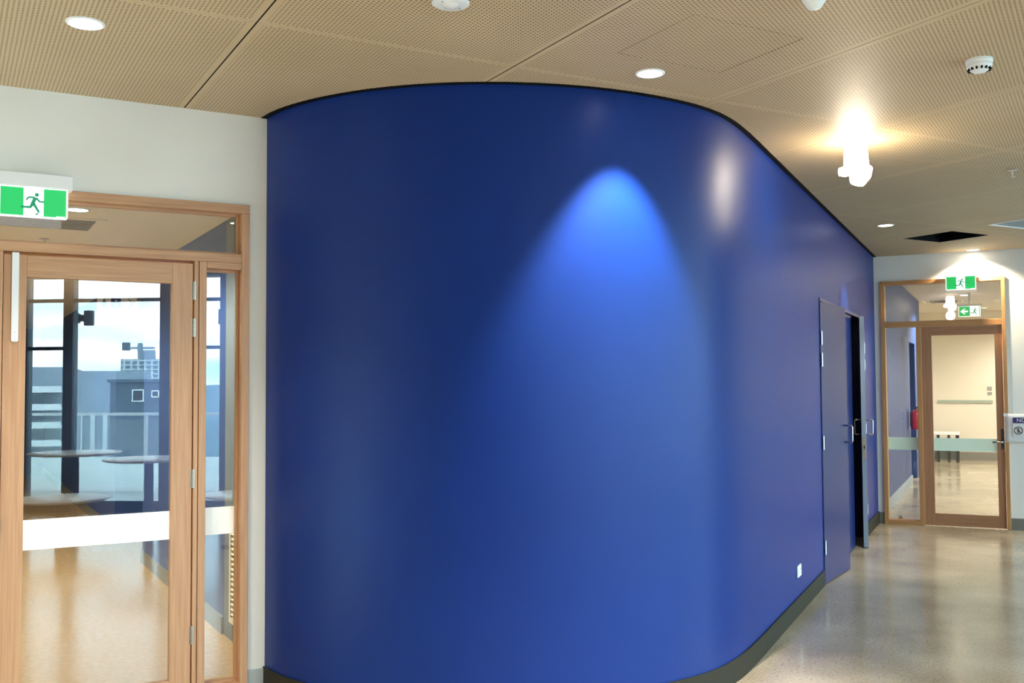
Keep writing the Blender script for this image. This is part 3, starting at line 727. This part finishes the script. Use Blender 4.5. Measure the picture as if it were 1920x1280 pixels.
B(-.035, .035, -.012, 0, .02, .08).build('upper_plate', grey_panel, t); B(-.035, .035, -.012, 0, -.07, -.02).build('lower_plate', grey_panel, t)
# bench by the end wall
t = root('hall_bench', 'CD', -1.25, 20.45, 0, label='white topped bench with black legs against the far hall end wall', category='bench')
B(-.55, .50, -.2, .2, .50, .545).build('bench_top', table_white, t, bevel=.004)
for x in (-.48, .12, .30, .44): B(x, x+.05, -.17, -.13, 0, .50).build('leg', black, t); 
for x in (-.48, .44): B(x, x+.05, .13, .17, 0, .50).build('leg', black, t)
B(-.43, .44, -.02, .0, .04, .30).build('back_panel', mat('dark_green_panel', (.05, .08, .07), .6), t)
# red extinguisher
t = root('fire_extinguisher', 'CD', -1.13, 15.45, .80, label='red fire extinguisher on the blue wall of the far hall', category='fire extinguisher')
MB().lathe([(1e-4, 0), (.06, .004), (.068, .03), (.068, .22), (.05, .26), (.02, .28), (1e-4, .281)], n=24).build('cylinder', red, t)
mb = MB(); mb.cyl((0, 0, 0), .018, .275, .31, 12); mb.box(-.012, .06, -.01, .01, .305, .325); mb.build('valve', dark, t)
MB().tube([(.03, -.02, .30), (.075, -.03, .26), (.085, -.03, .12), (.08, -.03, -.06)], .012, 8).build('hose', red, t)
B(-.075, -.06, -.02, .02, .05, .25).build('bracket', dark, t)
# hall ceiling diffuser
t = root('slot_diffuser', 'CD', -.85, 18.0, CEIL, label='four-way grey air diffuser in the far hall ceiling', category='air vent')
mb = MB(); mb.box(-.3, .3, -.3, -.27, -.008, 0); mb.box(-.3, .3, .27, .3, -.008, 0); mb.box(-.3, -.27, -.27, .27, -.008, 0); mb.box(.27, .3, -.27, .27, -.008, 0); mb.build('diffuser_frame', white_metal, t)
for k in (1, 2, 3):
    e = .27-.07*k; mb = MB(); mb.box(-e, e, -e, -e+.02, -.01, 0); mb.box(-e, e, e-.02, e, -.01, 0); mb.box(-e, -e+.02, -e, e, -.01, 0); mb.box(e-.02, e, -e, e, -.01, 0); mb.build('vane', dark_grey, t)

# ------------------------------------------------------------------ window side and back of the room (seen reflected in the near glass)
B(-5.4, FD+.2, -7.1, -7.0, 0, 3.1).build('wall_back', white_wall, None, 'CD', kind=S)
B(-4.5, -4.4, -6, WA, 0, 3.1).build('wall_side', white_wall, None, 'AB', kind=S)
mb = MB(); mb.box(FD, FD+.16, 1.18, 1.62, 0, CEIL+.02); mb.build('wall_right', grey_wall, None, 'CD', kind=S)
B(FD, FD+.3, -7.0, WC, CEIL-.01, 3.1).build('trim_3', dark_grey, None, 'CD', kind=S)
B(FD, FD+.12, -7.0, WC, 0, .08).build('trim_4', dark, None, 'CD', kind=S)
bays = [-1.34, -.77, .425, 1.18]
B(FD, FD+.16, -7.0, -1.34, 0, 3.1).build('wall_right_rear', white_wall, None, 'CD', kind=S)
bays2 = [1.62, 2.8, 4.0, 5.2, 6.4, 7.6, 8.8, 10.0, WC]
wn = 3
for bl in (bays, bays2):
    for i in range(len(bl)-1):
        a, b = bl[i], bl[i+1]
        t = root('window_%d' % wn, 'CD', FD, a, 0, kind=S); wn += 1; wdt = b-a
        B(0, .12, -.06 if i else 0, .06, .08, CEIL-.01).build('mullion', dark_grey, t)
        if i == len(bl)-2: B(0, .12, wdt-.06, wdt, .08, CEIL-.01).build('mullion', dark_grey, t)
        B(.03, .09, .06, wdt-.06, 2.485, 2.525).build('transom_bar', dark, t)
        if i % 2 == (0 if bl is bays else 1): B(.03, .09, .06, wdt-.06, 1.915, 1.955).build('transom_bar', dark, t)
        B(.055, .061, .06, wdt-.06, .08, CEIL-.01).build('pane', glass_clear, t)
        B(.045, .075, .06, wdt-.06, .08, .13).build('bottom_rail', dark, t)
# wall lights outside
def wall_light(c, sgn, label):
    t = root('outdoor_wall_light', 'CD', FD+.28, c, 2.22, label=label, category='wall light', group='outdoor wall lights')
    MB().cyl((0, 0, 0), .06, 0, .18, 20).build('lamp_cylinder', dark_grey, t)
    B(-.02, .02, *sorted((sgn*.05, sgn*.13)), .05, .13).build('arm', dark, t)
    B(-.04, .04, *sorted((sgn*.13, sgn*.15)), .03, .15).build('back_plate', dark, t)
wall_light(1.05, 1, 'dark cylindrical wall light outside the grey pier')
wall_light(-.66, -1, 'dark cylindrical wall light outside the window post')
B(FD+.16, FD+.36, 1.2, 1.62, 0, CEIL).build('wall_pier', grey_wall, None, 'CD', kind=S)
# terrace, balustrade
B(FD+.1, 12.6, -30, 24, -.14, -.02).build('terrace_paving', terrace, None, 'CD', kind=S)
rl = root('terrace_balustrade', 'CD', 5.9, -3, 0, label='glass balustrade with a white top rail along the terrace', category='balustrade')
B(-.025, .025, -12, 14, 1.06, 1.10).build('top_rail', white_metal, rl)
for k in range(14): B(-.02, .02, -11+k*1.85, -10.96+k*1.85, -.02, 1.06).build('post', white_metal, rl)
B(-.004, .004, -12, 14, .05, 1.0).build('pane', glass_clear, rl)
fn = root('timber_fence', 'CD', 9.5, .8, 0, label='brown timber fence at the right of the terrace', category='fence')
for k in range(7): B(0, .04, -.9, .9, .02+k*.16, .16+k*.16).build('board', brick_m, fn)
# tables in the lounge
def table(x, y, h, r, label, leg=dark):
    t = root('round_table', 'CD', x, y, 0, label=label, category='table', group='round lounge tables')
    MB().lathe([(1e-4, h-.024), (r-.03, h-.024), (r, h-.010), (r, h-.003), (r-.004, h), (1e-4, h)], n=48).build('table_top', table_white, t)
    MB().lathe([(.05, .02), (.045, h-.04), (.12, h-.024)], n=20).build('pedestal', leg, t)
    MB().lathe([(1e-4, .022), (.05, .022), (r*.55, .010), (r*.56, 0)], n=36).build('foot', leg, t)
    return t
table(1.86, .93, .74, .45, 'round white table reflected near the middle of the door glass')
table(2.75, -.36, .74, .50, 'round white table reflected left in the door glass, by the windows')
table(1.25, .33, .40, .45, 'low round table reflected at the left of the door glass')
table(.92, 2.35, .48, .42, 'low round table with dark pedestal reflected in the narrow side pane', leg=black)
table(2.2, 3.3, .74, .42, 'round white table reflected at the door glass right edge')

# distant buildings beyond the terrace
t = root('grey_building', 'CD', 40, -17.2, -18, extra=-.42, label='plain dark grey building with two white framed windows, reflected in the door glass', category='building')
B(0, 10, -1.75, 1.75, 0, 19.7).build('block', conc_dark, t); B(-.15, 10.2, -1.9, 1.9, 19.7, 19.85).build('parapet', conc_dark, t)
for a, b, c, d in ((-.75, -.20, 18.75, 19.35), (.15, .52, 18.95, 19.3)):
    fr = MB(); e = .05; fr.box(-.08, 0, a, b, c, c+e); fr.box(-.08, 0, a, b, d-e, d); fr.box(-.08, 0, a, a+e, c+e, d-e); fr.box(-.08, 0, b-e, b, c+e, d-e)
    wf = fr.build('window', white_metal, t); B(-.03, -.005, a+e, b-e, c+e, d-e).build('pane', dark, wf)
t = root('tower_block', 'CD', 126, -58, -30, extra=-.42, label='pale high-rise tower under construction below the crane, reflected in the door glass', category='building')
B(0, 10, -3.6, 3.6, 0, 35.3).build('block', conc, t)
B(1, 6, -.9, .8, 35.3, 36.6).build('lift_core', conc, t)
for k in range(9):
    B(-.25, 0, -3.6, 3.6, 30.2+k*.6, 30.35+k*.6).build('floor_slab', conc_pale, t)
for k in range(8): B(-.2, 0, -3.3+k*.9, -3.0+k*.9, 29.5, 35.3).build('column', conc_pale, t)
t = root('tower_crane', 'CD', 135.8, -64.0, -30, label='tower crane above the distant tower, reflected in the door glass', category='crane')
B(-.25, .25, -.25, .25, 0, 38).build('mast', conc, t); B(-.25, .25, -2.5, 2.2, 37.1, 37.4).build('jib', conc, t); B(-.4, .4, -2.6, -1.7, 36.9, 38.1).build('counterweight', dark_grey, t); B(-.3, .3, -.3, .3, 36.8, 37.8).build('cab', conc, t)
t = root('balcony_building', 'CD', 25, -14, -16, extra=-.42, label='pale apartment block with stacked balconies, reflected at the left of the door glass', category='building')
B(1.2, 8, -3.5, .7, 0, 18.2).build('block', conc, t)
for k in range(6):
    B(0, 1.2, -3.5, .7, 17.3-k*.62, 17.4-k*.62).build('balcony_slab', conc_pale, t); B(.0, .05, -3.5, .7, 17.4-k*.62, 17.52-k*.62).build('balcony_rail', conc_pale, t)
t = root('office_block', 'CD', 58.6, -30.5, -20, extra=-.42, label='mid grey office block behind the window post, reflected in the door glass', category='building')
B(0, 10, -1.4, 4.0, 0, 22.6).build('block', conc, t)
for k in range(6): B(-.2, 0, -1.3+k*.8, -1.0+k*.8, 15, 19.6).build('fin', conc_pale, t)
mb = MB(); n = 60; vs = []; fs = []
for i in range(n+1):
    y = -420+i*14; h_ = .8+1.2*math.sin(i*.35)+1.2*math.sin(i*1.1)+(4 if 19 < i < 24 else 0)
    vs += [(380, y, -60), (395, y, h_), (470, y, h_-8)]
for i in range(n): fs += [(3*i, 3*i+1, 3*i+4, 3*i+3), (3*i+1, 3*i+2, 3*i+5, 3*i+4)]
mb.add(vs, fs, True).build('hills', hill_m, None, 'CD', kind=S)
B(13, 900, -700, 500, -30, -29.5).build('ground', hill_m, None, 'CD', kind=S)
